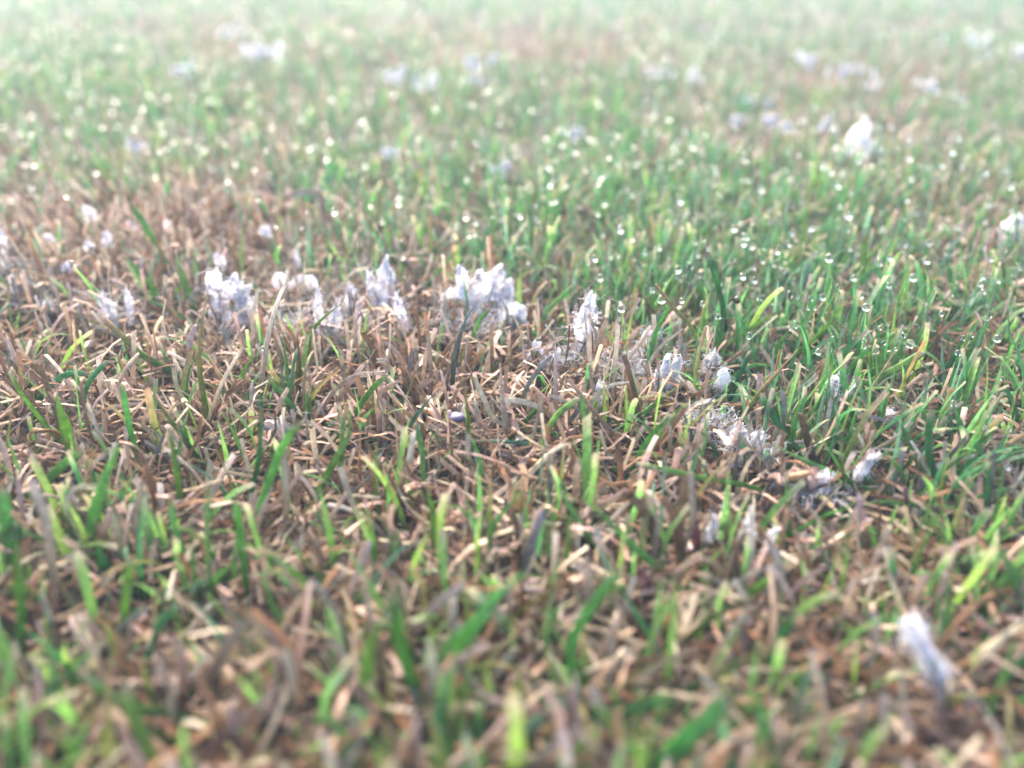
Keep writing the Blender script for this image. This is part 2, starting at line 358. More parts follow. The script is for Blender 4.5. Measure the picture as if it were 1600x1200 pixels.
# kind, width in photo pixels, base->tip, label of the striking ones
TR = [
 ('yg', 11, [(325,658),(312,555),(325,452)], 'tall thin blade, green below and pinkish tan above, before lilac mould'),
 ('c', 11, [(409,605),(416,555),(431,489),(452,436)], 'tall cream blade tapering to a pink tip before a white mould knob'),
 ('g', 7, [(480,564),(487,520),(503,499),(533,475)], 'curved dark green blade with a dark brown tip, leaning over the straw'),
 ('ga', 9, [(275,586),(219,552),(200,533),(163,499)], 'leaning green blade with a burnt orange tip'),
 ('c', 7, [(200,533),(180,520),(142,506)], None),
 ('g', 13, [(303,480),(284,430),(274,403)], None), ('g', 9, [(275,470),(283,436)], None),
 ('g', 8, [(250,466),(225,433),(197,400)], None), ('g', 9, [(300,505),(259,480),(231,469)], None),
 ('dg', 10, [(62,624),(87,596),(112,583),(141,585)], 'blue-green blade arching over sideways with a drop beneath it'),
 ('dg', 8, [(134,652),(134,611),(147,586),(169,564)], None),
 ('g', 9, [(216,718),(200,655),(190,599)], None), ('g', 20, [(115,705),(98,655),(88,617)], None),
 ('ga', 10, [(312,717),(275,667),(253,636),(237,608)], None), ('g', 11, [(283,785),(272,708),(266,670)], None),
 ('g', 21, [(140,845),(158,770),(186,692)], 'broad straight green blade clipped flat with a pale end'),
 ('g', 14, [(66,765),(97,727),(131,702)], None), ('g', 8, [(280,600),(282,550),(283,520)], None), ('g', 6, [(289,630),(294,583),(309,552)], None),
 ('g', 7, [(372,608),(384,574),(409,545)], 'small curved green blade with one clear drop on its tip'),
 ('t', 9, [(325,664),(347,605),(380,545)], None), ('t', 6, [(116,674),(140,652),(169,638),(215,630)], None), ('t', 6, [(392,650),(394,595)], None),
 ('t', 12, [(70,610),(35,570),(8,520)], None), ('yg', 8, [(42,600),(22,570),(-2,546)], None), ('g', 10, [(95,690),(56,645),(28,605),(16,580)], None),
 ('dg', 10, [(388,780),(405,708),(406,617)], None), ('g', 13, [(400,818),(417,762),(445,690),(470,660)], None),
 ('g', 8, [(478,655),(450,625),(420,590)], None), ('g', 8, [(381,711),(362,670),(347,645)], None),
 ('g', 9, [(545,660),(575,614),(605,584)], None),
 ('gm', 10, [(706,608),(712,555),(725,505),(741,477)], 'tall grey-green stem with a pinkish bent top under white fungus'),
 ('t', 7, [(640,515),(616,499),(572,496)], 'yellow straw blade arching over to lie level'),
 ('br', 14, [(590,571),(581,539),(567,517)], None), ('gm', 10, [(628,611),(636,580),(642,549)], None),
 ('t', 8, [(609,658),(592,630),(597,611),(625,594)], 'tan straw curled like a hook'),
 ('t', 6, [(503,642),(519,614),(556,586),(603,583)], None), ('t', 8, [(525,630),(547,599),(575,564)], None),
 ('ga', 9, [(722,730),(730,686),(731,646),(725,611),(725,574)], 'upright blade, green below and square cream end above, beside purple fleck'),
 ('c', 11, [(792,680),(787,630),(781,567)], 'upright cream blade clipped square in the dry turf'),
 ('t', 8, [(800,664),(772,655),(753,617),(741,589)], 'tan straw bent in a long S'),
 ('br', 6, [(690,627),(703,567)], None), ('t', 5, [(703,650),(690,580)], None), ('g', 7, [(672,442),(700,408),(728,380)], None),
 ('g', 7, [(735,535),(750,499),(766,483)], None), ('yg', 7, [(775,465),(785,455),(806,438)], None),
 ('br', 7, [(828,535),(829,477)], 'thin rust-brown stake standing upright beside the white hood'),
 ('g', 7, [(841,508),(862,480),(895,447)], None), ('g', 8, [(812,668),(828,649),(850,625)], None),
 ('g', 10, [(847,705),(859,667),(875,645),(905,622)], None), ('dg', 8, [(838,698),(790,690),(744,688)], None), ('g', 7, [(870,678),(815,672)], None),
 ('g', 13, [(498,765),(528,711),(545,680),(547,640)], None), ('g', 8, [(534,750),(534,692),(539,645)], None), ('yg', 11, [(600,755),(587,717),(572,689)], None),
 ('g', 10, [(753,750),(747,711),(737,686)], None), ('g', 8, [(482,645),(481,610)], None), ('g', 9, [(663,752),(660,705),(650,661)], None),
 ('dg', 8, [(631,680),(650,649),(682,611)], None), ('t', 8, [(716,685),(700,642)], None), ('t', 13, [(825,745),(862,708),(897,690)], None),
 ('t', 7, [(812,686),(803,655)], None), ('t', 8, [(747,677),(741,625)], None),
 ('g', 7, [(953,505),(934,458),(917,427),(902,396)], 'long thin green blade leaning above the white mould leaf'),
 ('g', 8, [(1016,561),(1025,517),(1053,464)], None), ('yg', 8, [(1094,555),(1081,514),(1044,474),(1023,444)], None), ('g', 7, [(1019,499),(1009,474),(1005,449)], None),
 ('yg', 6, [(906,542),(911,505),(916,452)], 'thin yellow-green blade standing against the white mould leaf'),
 ('ga', 10, [(981,670),(1025,630),(1077,592)], 'straight yellow-green blade leaning with a pale tan tip'), ('g', 11, [(994,720),(1019,677),(1066,633)], None),
 ('gm', 8, [(1081,677),(1100,639),(1125,611)], 'grey stem carrying a rounded white knob'), ('yg', 9, [(1162,649),(1200,599),(1247,546)], None),
 ('g', 9, [(1234,702),(1244,652),(1261,611)], 'vivid green blade curving upright beside dark hollow'),
 ('dg', 9, [(1225,674),(1203,642),(1189,614)], None), ('g', 8, [(1131,542),(1159,521),(1209,488)], None), ('g', 9, [(1256,561),(1258,505),(1262,471)], None),
 ('dg', 11, [(1134,520),(1125,458),(1106,395)], None), ('g', 9, [(1168,574),(1219,574)], None), ('dg', 8, [(1150,600),(1172,549)], None),
 ('g', 8, [(915,704),(913,660),(908,613)], None),
 ('g', 9, [(1190,766),(1090,745),(994,725)], 'long green blade lying almost level across the straw'),
 ('g', 9, [(1325,750),(1260,720),(1205,695)], 'long green blade slanting across the brown crumpled leaf'),
 ('yg', 6, [(990,658),(935,657)], None), ('g', 8, [(984,622),(1010,602)], None), ('gm', 7, [(806,650),(828,596),(862,555)], None), ('gm', 7, [(1147,752),(1153,699),(1159,655)], None),
 ('dg', 10, [(998,525),(1020,503),(1037,485)], None), ('dg', 9, [(1028,533),(1040,507),(1058,498)], None), ('dg', 6, [(927,538),(948,518),(985,502)], None),
 ('g', 7, [(1240,556),(1287,514),(1308,482),(1314,468)], 'long green blade curving up to a single drop'), ('g', 12, [(1375,589),(1409,571),(1444,550)], None),
 ('g', 8, [(1316,586),(1347,555),(1360,540)], None), ('g', 8, [(1378,533),(1400,521),(1422,513)], None), ('g', 10, [(1500,702),(1522,661),(1559,605)], None),
 ('g', 13, [(1431,711),(1416,680),(1400,650)], None), ('dg', 12, [(1478,765),(1456,730),(1450,680),(1456,642)], None), ('g', 8, [(1416,648),(1450,642),(1503,644)], None),
 ('g', 10, [(1247,827),(1287,805),(1331,789),(1359,764)], None),
 ('g', 9, [(1353,789),(1412,788),(1506,796)], 'green blade lying level with a pale dry end, pointing sideways'),
 ('g', 12, [(1420,905),(1440,852),(1466,802)], 'straight vivid green blade leaning over brown leaf litter'), ('ga', 7, [(1322,762),(1316,730),(1313,688)], None), ('g', 6, [(1325,750),(1300,711),(1281,680)], None),
 ('dg', 8, [(1232,830),(1238,768)], None), ('g', 6, [(1228,800),(1228,740)], None), ('g', 12, [(1547,842),(1562,814),(1578,789)], None), ('g', 12, [(1550,820),(1562,761),(1569,730)], None),
 ('ga', 7, [(1162,796),(1190,767),(1209,746)], None), ('t', 10, [(1259,817),(1287,786),(1316,755)], None), ('br', 13, [(1265,692),(1253,643)], None),
 ('gm', 10, [(1400,664),(1369,652),(1331,641)], None), ('dg', 14, [(1538,820),(1540,760),(1545,720)], None), ('g', 8, [(1506,785),(1544,771),(1582,762)], None),
 ('g', 9, [(1470,740),(1490,722),(1515,706)], None), ('dg', 8, [(1350,625),(1347,583)], None),
 ('g', 10, [(292,870),(275,825),(267,779)], None), ('g', 18, [(330,925),(327,825),(329,748)], 'broad upright green blade with a frosty white tip'),
 ('g', 11, [(308,930),(302,867),(298,820)], None), ('g', 14, [(192,975),(198,920),(204,870)], None), ('g', 13, [(488,915),(437,879),(375,843)], None),
 ('g', 11, [(384,905),(375,833),(367,780)], None), ('dg', 9, [(517,850),(500,804),(492,758)], None), ('g', 14, [(33,1000),(31,908),(20,840)], None),
 ('g', 18, [(18,870),(4,760)], None), ('g', 14, [(20,915),(0,860)], None), ('g', 12, [(42,770),(20,745),(-5,718)], None), ('t', 16, [(85,915),(75,817),(50,750)], None),
 ('t', 7, [(130,845),(104,790),(120,760),(152,757)], 'thin tan straw looped over like a hoop'), ('t', 10, [(448,810),(447,770),(443,715)], None), ('t', 9, [(215,850),(212,810),(222,750)], None),
 ('t', 10, [(192,870),(175,800)], None), ('dg', 22, [(165,890),(152,850)], None),
 ('g', 20, [(115,1190),(85,1140),(62,1085)], None), ('g', 20, [(112,1195),(135,1140),(155,1095)], None), ('g', 26, [(245,1195),(215,1130),(195,1075)], None), ('g', 18, [(266,1115),(190,1095),(125,1050)], None),
 ('t', 20, [(333,1055),(355,1010),(396,967),(458,1035)], 'broad tan straw folded over in a sharp peak'), ('c', 10, [(545,1010),(521,950),(488,905)], None), ('t', 20, [(330,1165),(383,1115),(462,1055)], None),
 ('c', 8, [(160,1070),(146,1010),(117,990)], None), ('c', 9, [(83,985),(63,925)], None), ('dg', 14, [(233,1030),(250,975),(283,942)], None), ('t', 14, [(292,1085),(283,1012),(262,990)], None),
 ('g', 28, [(695,1055),(733,990),(775,933),(820,895)], 'largest broad bright green blade, leaning over the dry straw'),
 ('g', 24, [(571,1088),(579,1012),(600,965)], None), ('g', 20, [(654,1095),(633,1030),(617,950),(617,905)], None),
 ('t', 32, [(680,1100),(675,1055),(666,996)], 'very broad flat tan blade clipped square'), ('g', 18, [(900,1065),(892,1008),(917,958),(970,890)], None),
 ('yg', 12, [(767,990),(808,958),(888,900)], None), ('g', 18, [(875,1095),(858,1017),(854,955)], None), ('dg', 40, [(715,1200),(690,1150),(680,1115)], None), ('g', 26, [(555,1195),(535,1150),(510,1110)], None),
 ('yg', 26, [(612,1200),(600,1155),(592,1120)], None), ('dg', 22, [(808,1155),(850,1120),(908,1075)], None), ('g', 26, [(1012,1190),(967,1150),(933,1100)], None), ('g', 34, [(895,1195),(912,1145)], None),
 ('g', 38, [(1035,1195),(1083,1140),(1137,1090)], None), ('g', 26, [(983,1108),(1058,1085)], None), ('yg', 16, [(950,1090),(1000,1050),(1095,1015)], None),
 ('ga', 16, [(1062,1083),(1137,1045),(1212,1000)], None), ('c', 14, [(921,950),(925,908),(900,880)], None), ('t', 14, [(646,992),(675,950),(725,912)], None), ('t', 16, [(708,990),(708,935)], None),
 ('br', 16, [(1030,850),(1010,800),(980,770)], None), ('g', 12, [(1045,900),(990,855),(945,808),(908,775)], None), ('g', 12, [(766,870),(767,825),(820,765)], None), ('g', 11, [(862,870),(850,815)], None),
 ('g', 11, [(920,840),(885,785),(867,745)], None), ('g', 10, [(883,885),(892,805)], None), ('gm', 14, [(820,880),(852,795)], None), ('g', 12, [(585,880),(580,830),(570,790)], None), ('g', 14, [(612,890),(622,825)], None),
 ('g', 16, [(680,845),(675,800),(668,765)], None), ('ga', 14, [(1062,1005),(1117,960),(1180,932)], None), ('g', 24, [(1155,935),(1196,905),(1230,870)], None), ('g', 10, [(1308,955),(1317,890),(1329,825)], None),
 ('g', 42, [(1200,1195),(1190,1140),(1182,1085)], None), ('t', 18, [(1105,1200),(1137,1163),(1183,1140)], None), ('g', 22, [(1240,1060),(1295,1065)], None), ('t', 14, [(1520,1055),(1542,1020),(1598,968)], None),
 ('t', 10, [(1495,910),(1467,855)], None), ('g', 24, [(1598,930),(1565,860)], None), ('br', 22, [(1240,915),(1257,865)], None), ('br', 20, [(1146,915),(1146,845)], None), ('dg', 14, [(1195,1050),(1217,1000),(1240,955)], None), ('g', 10, [(1096,880),(1098,850)], None),
 ('t', 9, [(505,345),(500,305),(470,300),(452,308)], 'bent tan straw arching above the blurred green turf'), ('g', 10, [(262,410),(235,365),(205,318)], None),
 ('g', 10, [(1075,395),(1110,355),(1145,328)], None), ('g', 9, [(1345,440),(1350,400),(1352,370)], None), ('g', 8, [(1335,425),(1365,395),(1385,365)], None),
]
TUFTS = [
 ('tuft of three fine blue-green blades before the cream blade', [('dg', 7, [(450,640),(440,580),(434,527)]), ('g', 6, [(452,640),(448,575),(441,518)]), ('dg', 6, [(453,640),(458,575),(466,545)])]),
 ('yellow-green shoot with a forked tan top beside the fine blue-green tuft', [('yg', 9, [(466,608),(465,561),(456,517)]), ('yg', 7, [(466,606),(467,560),(464,516)])]),
 ('brown fan of dead blades spreading from one root', [('br', 14, [(1060,860),(1050,800),(1030,775)]), ('br', 13, [(1064,860),(1065,800),(1072,745)]), ('t', 11, [(1066,860),(1080,810),(1078,735)])]),
 ('orange-tan star of broken blade ends among the dry straw', [('br', 9, [(648,620),(645,600),(650,580)]), ('t', 9, [(648,620),(665,598),(680,588)]), ('br', 8, [(650,625),(640,605),(630,590)])]),
]
for kind, wp, pts, lab in TR:
    P, t = trace(pts, zb=.007 if seg_dist(np.array([pts[0][0]*1.]), np.array([pts[0][1]*1.]), MLINE)[0] > 0 else .010); w = wp*t*TANH/800
    add_hero(P, w, kind, lab)
for lab, bl in TUFTS:
    e = None
    for kind, wp, pts in bl:
        P, t = trace(pts, lean=R(rng.normal()*6))
        if e is None:
            e = empty('grass_tuft', P[0]); tag(e, lab, 'grass tuft')
        add_hero(P, wp*t*TANH/800, kind, parent=e)

# ------------------------------------------------------------------ the turf
def green_map(x, y):
    px, py, t = project(np.stack([x, y, np.full_like(x, .010)], -1))
    px = np.clip(px, -400, 2000); py = np.clip(py, -200, 1500)
    d = seg_dist(px, py, MLINE)
    nz = vnoise(x, y, 22); n2 = vnoise(x+9, y+4, 70)
    above = np.interp(px, [0, 350, 560, 760, 1000, 1600], [.34, .30, .45, .80, .90, .82])
    far = np.clip((330-py)/120, 0, 1)
    above = above*(1-far)+(.84)*far
    for cx, cy, rx, ry, a in ((850, 75, 190, 36, -.75), (1330, 120, 260, 40, -.6), (380, 80, 170, 44, -.45), (1300, 215, 220, 40, -.5), (120, 240, 160, 40, -.35), (620, 170, 160, 35, -.3), (1560, 370, 120, 60, -.45), (150, 360, 230, 60, -.3), (400, 330, 180, 40, -.25), (750, 250, 260, 60, .1), (1250, 420, 350, 110, .15)):
        above = above+a*np.exp(-((px-cx)/rx)**2-((py-cy)/ry)**2)
    below = np.interp(py, [450, 600, 760, 900, 1200], [.18, .22, .36, .44, .48])
    for cx, cy, rx, ry, a in ((700, 640, 380, 120, -.12), (120, 700, 260, 160, .12), (1480, 720, 220, 130, .42), (1350, 950, 250, 90, -.12), (300, 830, 200, 70, .10), (950, 1150, 300, 120, .15), (700, 850, 160, 60, .08)):
        below = below+a*np.exp(-((px-cx)/rx)**2-((py-cy)/ry)**2)
    s = 1/(1+np.exp(d/14))
    g = above*s+below*(1-s)+(nz-.5)*.35+(n2-.5)*.25
    mould = np.exp(-(d/38)**2)*np.clip((py-330)/80, 0, 1)
    return np.clip(g, .03, .97), mould, px, py, t, s

def turf_params(n, xr, yr, wedge=True):
    x = rng.uniform(*xr, n); y = rng.uniform(*yr, n)
    g, mould, px, py, t, s = green_map(x, y)
    clump = vnoise(x+3, y+7, 110)
    keep = rng.random(n) < np.clip(.04+1.4*clump**1.7, 0, 1)*np.where(t < .19, .95, 1)
    if wedge: keep &= (px > -330) & (px < 1930)
    x, y, g, mould, t, px, py, s = [a[keep] for a in (x, y, g, mould, t, px, py, s)]
    n = len(x)
    r = rng.random(n)
    isg = r < g
    km = rng.random(n) < mould*.75
    kinds = np.where(isg, np.where(rng.random(n) < .55*s+.15, 1, np.where(rng.random(n) < .22, np.where(rng.random(n) < .5, 2, 3), 0)),
                     np.where(rng.random(n) < np.interp(py, [600, 850, 1200], [.16, .2, .28]), 5, np.where(rng.random(n) < .09, 6, 4)))
    kinds = np.where(km, 7, kinds)
    green = kinds <= 3
    L = np.where(green, rng.uniform(.013, .029, n)*(.85+.15*s), rng.uniform(.009, .025, n))
    L = L*(.85+.4*vnoise(x, y, 60))*np.where((t < .19) & ~green, .85, 1)
    L = np.where(kinds == 7, L*.85, L)
    w = np.where(green, rng.uniform(.0008, .0016, n)*1.0, rng.uniform(.0007, .0014, n))*np.where(t < .18, 1.2, 1.05)
    th0 = np.where(green, np.abs(rng.normal(0, .48, n)), np.abs(rng.normal(.42, .45, n)))
    kap = np.where(green, rng.normal(.35, .85, n), rng.normal(.5, 1.2, n))
    az = rng.uniform(0, 2*math.pi, n)
    return dict(x=x, y=y, z=gz(x, y)-.0015, L=L, w=w, th0=np.clip(th0, 0, 1.35), kap=kap, az=az, kinds=kinds, t=t, px=px, py=py, g=g,
                cut=rng.random(n) < np.where(green, .3, .7))
KN = ['g', 'dg', 'ga', 'yg', 't', 'br', 'c', 'gm']
def thatch_params(n, xr, yr):
    x = rng.uniform(*xr, n); y = rng.uniform(*yr, n)
    g, mould, px, py, t, s = green_map(x, y)
    keep = (px > -330) & (px < 1930) & (rng.random(n) < (1.05-.45*g)*np.where(t < .2, .95, 1))
    x, y, t, px, py, g = [a[keep] for a in (x, y, t, px, py, g)]; n = len(x)
    k = rng.choice([4, 5, 6, 7], n, p=[.46, .41, .06, .07])
    return dict(x=x, y=y, z=rng.uniform(.000, .0085, n)+gz(x, y), L=rng.uniform(.007, .021, n), w=rng.uniform(.0006, .0014, n), th0=rng.normal(1.40, .25, n),
                kap=rng.normal(0, 1.1, n), az=rng.uniform(0, 2*math.pi, n), kinds=k, t=t, px=px, py=py, g=g, cut=np.ones(n, bool))
def centre(p, ns):
    n = len(p['x']); s = np.linspace(0, 1, ns+1)
    th = p['th0'][:, None]+p['kap'][:, None]*s[None]**1.3
    wob = p['az'][:, None]+(rng.normal(0, .35, n))[:, None]*s[None]
    seg = p['L'][:, None]/ns
    dx = np.sin(th)*np.cos(wob)*seg; dy = np.sin(th)*np.sin(wob)*seg; dz = np.cos(th)*seg
    z0 = np.zeros((n, 1))
    C = np.stack([p['x'][:, None]+np.concatenate([z0, np.cumsum(dx[:, :-1], 1)], 1), p['y'][:, None]+np.concatenate([z0, np.cumsum(dy[:, :-1], 1)], 1),
                  p['z'][:, None]+np.concatenate([z0, np.cumsum(dz[:, :-1], 1)], 1)], -1)
    C[..., 2] = np.maximum(C[..., 2], .0005)
    C[:, 0, 2] = p['z']
    return C, s
def turf_mesh(name, p, ns, wide=1.0, tone=1.0):
    C, s = centre(p, ns); n = len(C)
    T = nrm(np.gradient(C, axis=1))
    tw = p['az']+rng.normal(0, .6, n)
    S = np.stack([-np.sin(tw), np.cos(tw), np.zeros(n)], -1)[:, None, :]
    S = nrm(S-T*(S*T).sum(-1, keepdims=True)); N = np.cross(S, T)
    prof = np.where(p['cut'][:, None], .8+.2*np.sin(np.clip(s*2.2, 0, math.pi/2))[None], np.clip(1-np.clip((s-.3)/.7, 0, 1)**1.7, .08, 1)[None])
    wd = (p['w'][:, None]*.5*wide*prof)[..., None]
    fold = rng.uniform(.1, .9, n)[:, None, None]
    A = C-S*wd+N*wd*fold; B = C; D = C+S*wd+N*wd*fold
    A[:, -1] += T[:, -1]*wd[:, -1]*rng.uniform(-.9, .9, (n, 1)); D[:, -1] += T[:, -1]*wd[:, -1]*rng.uniform(-.9, .9, (n, 1))
    V = np.stack([A, B, D], 2)
    k = ns+1; idx = np.arange(n*k*3).reshape(n, k, 3)
    F = np.concatenate([np.stack([idx[:, :-1, j], idx[:, :-1, j+1], idx[:, 1:, j+1], idx[:, 1:, j]], -1).reshape(-1, 4) for j in (0, 1)])
    pal = np.array([[PAL[kn][i % len(PAL[kn])] for i in range(4)] for kn in KN])     # 8,4,3,3
    pc = pal[p['kinds'], rng.integers(0, 4, n)]                                        # n,3,3
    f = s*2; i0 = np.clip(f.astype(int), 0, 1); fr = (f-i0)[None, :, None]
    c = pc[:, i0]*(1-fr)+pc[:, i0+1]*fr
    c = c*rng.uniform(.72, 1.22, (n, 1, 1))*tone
    gcut = p['cut'] & (p['kinds'] <= 1); c[gcut, -1] = np.array([.31, .27, .18])
    cols = np.repeat(c[:, :, None], 3, 2).reshape(-1, 3)
    dry = np.array([DRY[k_] for k_ in KN])[p['kinds']]
    bl = np.stack(np.broadcast_arrays(np.array([-1., 0, 1])[None, None, :], s[None, :, None], dry[:, None, None]), -1).reshape(-1, 3)
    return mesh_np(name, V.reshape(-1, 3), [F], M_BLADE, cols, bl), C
def subset(p, m): return {k: v[m] for k, v in p.items()}

zone1 = turf_params(74000, (-.50, .50), (.03, .46))
# the blades of that zone that show largest become single objects
C1, _ = centre(zone1, 4)
qx, qy, qt = project(C1[:, -1])
score = zone1['L']*zone1['w']/zone1['t']**2*np.clip(C1[:, -1, 2]/.014, .2, 1.3)
ok = (qx > 20) & (qx < 1580) & (qy > 430) & (qy < 1150) & np.isin(zone1['kinds'], [4, 5, 6, 7]) & (zone1['t'] < .30)
order = np.argsort(-np.where(ok, score*rng.uniform(.5, 1, len(score)), -1))
pick = []; cell = {}
for i in order[:3000]:
    key = (int(qx[i]//90), int(qy[i]//60))
    if cell.get(key, 0) >= 1: continue
    cell[key] = 1; pick.append(i)
    if len(pick) >= 90: break
for i in pick:
    add_hero(C1[i], zone1['w'][i], KN[zone1['kinds'][i]])
mask = np.ones(len(score), bool); mask[pick] = False
zone1 = subset(zone1, mask)
def stuff(name, me, label, cat): return tag(link(name, me), label, cat, kind='stuff')
def straws(n, xr, yr):
    p = turf_params(n, xr, yr); m = (p['g'] < .55); p = subset(p, m); k = len(p['x'])
    p['L'] = rng.uniform(.015, .030, k); p['w'] = rng.uniform(.0007, .0012, k); p['th0'] = np.abs(rng.normal(.5, .4, k)); p['kap'] = rng.uniform(.7, 2.4, k)
    p['kinds'] = rng.choice([4, 4, 5, 6, 3], k); p['cut'] = rng.random(k) < .5
    return p
mes, _ = turf_mesh('arching_straw', straws(6500, (-.50, .50), (.03, .46)), 7)
stuff('arching_straw', mes, 'thin tan straws arching over in the dry turf', 'dead grass')
me1, CZ1 = turf_mesh('near_turf', zone1, 5)
stuff('turf', me1, 'dense clipped lawn of mixed tan and green blades', 'grass')
zone2 = turf_params(56000, (-1.0, 1.0), (.46, 1.02))
me2, CZ2 = turf_mesh('middle_turf', zone2, 4, 1.1)
stuff('turf', me2, 'blurred green and tan lawn beyond the mouldy patch', 'grass')
zone3 = turf_params(62000, (-1.9, 1.9), (1.02, 2.8), wedge=False)
zone3['L'] *= 1.1
me3, CZ3 = turf_mesh('far_turf', zone3, 2, 2.0)
stuff('turf', me3, 'pale misty lawn fading into the distance', 'grass')
th1 = thatch_params(52000, (-.50, .50), (.03, .46)); met, _ = turf_mesh('near_thatch', th1, 3, tone=.6)  # dull decayed thatch, colour darkened further to paint deeper shade between the blades
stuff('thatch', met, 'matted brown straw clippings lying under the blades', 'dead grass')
th2 = thatch_params(34000, (-1.2, 1.2), (.46, 1.3)); met, _ = turf_mesh('far_thatch', th2, 2, 1.3, tone=.6)  # same darkened colour, shade of the gaps partly painted in
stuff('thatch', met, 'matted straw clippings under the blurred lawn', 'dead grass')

# ------------------------------------------------------------------ white mould
def shell(nu, nv, fn, thick):
    """closed thin shell from fn(a,b)->front point; returns verts, faces"""
    a = np.linspace(-1, 1, nu); b = np.linspace(0, 1, nv); A, B = np.meshgrid(a, b, indexing='ij')
    P = fn(A, B)
    du = np.gradient(P, axis=0); dv = np.gradient(P, axis=1); Nn = nrm(np.cross(du, dv))
    V = np.concatenate([P.reshape(-1, 3), (P+Nn*thick).reshape(-1, 3)])
    i = np.arange(nu*nv).reshape(nu, nv); m = nu*nv
    F = [np.stack([i[:-1, :-1], i[1:, :-1], i[1:, 1:], i[:-1, 1:]], -1).reshape(-1, 4)]
    F.append(F[0][:, ::-1]+m)
    for e in (i[0, :], i[:, -1], i[-1, ::-1], i[::-1, 0]):
        F.append(np.stack([e[:-1], e[1:], e[1:]+m, e[:-1]+m], -1))
    return V, np.concatenate(F)
def flake(base, W, Hh, tilt=0.0, style='leaf', seed=0, depth=.5, back=0.0):
    """crumpled leaf-like sheet, W x Hh metres, standing at base, in the plane facing the camera but bent in depth"""
    r = np.random.default_rng(seed+11); o = r.random(6)*50
    ct, st = math.cos(tilt), math.sin(tilt)
    def fn(A, B):
        n1 = vnoise(A*1.7+o[0], B*2.6+o[1]); n2 = vnoise(A*5+o[2], B*7+o[3]); n3 = vnoise(A*8+o[4], B*9+o[5])
        if style == 'leaf': prof = np.sin(np.clip(B*.92+.10, 0, 1)*math.pi)**.55*(1-.35*B)
        elif style == 'sheet': prof = .55+.5*vnoise(B*4+o[1], B*0+o[2])-.45*B**3
        elif style == 'tail': prof = .25+.75*B**.8*np.sqrt(np.clip(1.02-B**6, 0, 1))
        else: prof = np.sqrt(np.clip(1-(2*B-1)**2*.97, 0, 1))
        prof = prof*(.8+.45*vnoise(B*6+o[3], np.sign(A)*3+o[4]))
        ax = A*prof*W/2
        hz = B*Hh*(1+.30*(vnoise(A*2.5+o[5], o[0])-.5)+.14*(n3-.5)*B)
        bend = depth*W*(.55*(A*prof)**2+1.1*(n1-.5)+.9*(n2-.5)+.35*(n3-.5))+back*Hh*B*B
        if style == 'hood':
            hz = Hh*(1-np.abs(A)**2.2*.8)*(.72+.28*B)+Hh*.12*(n2-.5); ax = A*W/2; bend = (B-.5)*W*.55+depth*W*.3*(n1-.5)
        ax = ax+W*.24*(n2-.5)+W*.14*(n3-.5); hz = hz+Hh*.10*(n2-.5)+Hh*.05*(n3-.5)
        return np.stack([base[0]+ax*ct+hz*st, base[1]+bend, base[2]-ax*st*.3+hz*ct], -1)
    return shell(21, 21, fn, .00022)
def knob(c, rx, ry, rz, seed, rough=.25, tilt=0):
    r = np.random.default_rng(seed+5); o = r.random(4)*40
    nu, nv = 18, 12; u = np.linspace(0, 2*math.pi, nu, endpoint=False); v = np.linspace(.02, math.pi-.02, nv)
    U, Vv = np.meshgrid(u, v, indexing='ij')
    d = np.stack([np.cos(U)*np.sin(Vv), np.sin(U)*np.sin(Vv), np.cos(Vv)], -1)
    f = 1+rough*2*(vnoise(d[..., 0]*2+d[..., 2]*1.3+o[0], d[..., 1]*2+o[1])-.5)+rough*.9*(vnoise(d[..., 0]*5+o[2], d[..., 1]*4+d[..., 2]*5+o[3])-.5)
    P = d*f[..., None]*np.array([rx, ry, rz]); ct, st = math.cos(tilt), math.sin(tilt)
    P = np.stack([P[..., 0]*ct+P[..., 2]*st, P[..., 1], -P[..., 0]*st+P[..., 2]*ct], -1)+c
    i = np.arange(nu*nv).reshape(nu, nv); nx = np.roll(i, -1, 0)
    F = np.stack([i[:, :-1], nx[:, :-1], nx[:, 1:], i[:, 1:]], -1).reshape(-1, 4)
    return P.reshape(-1, 3), F
def thread_paths(starts, spread, n, m=8, down=.35):
    k = rng.integers(0, len(starts), n); S = starts[k]
    E = S+rng.normal(size=(n, 3))*spread*np.array([1, .8, .8])-np.array([0, 0, spread*down])
    E[:, 2] = np.maximum(E[:, 2], .002)
    f = np.linspace(0, 1, m)[None, :, None]
    P = S[:, None]*(1-f)+E[:, None]*f
    w = np.cumsum(rng.normal(size=(n, m, 3)), 1); w -= w[:, :1]; P = P+w*spread*.16
    return P
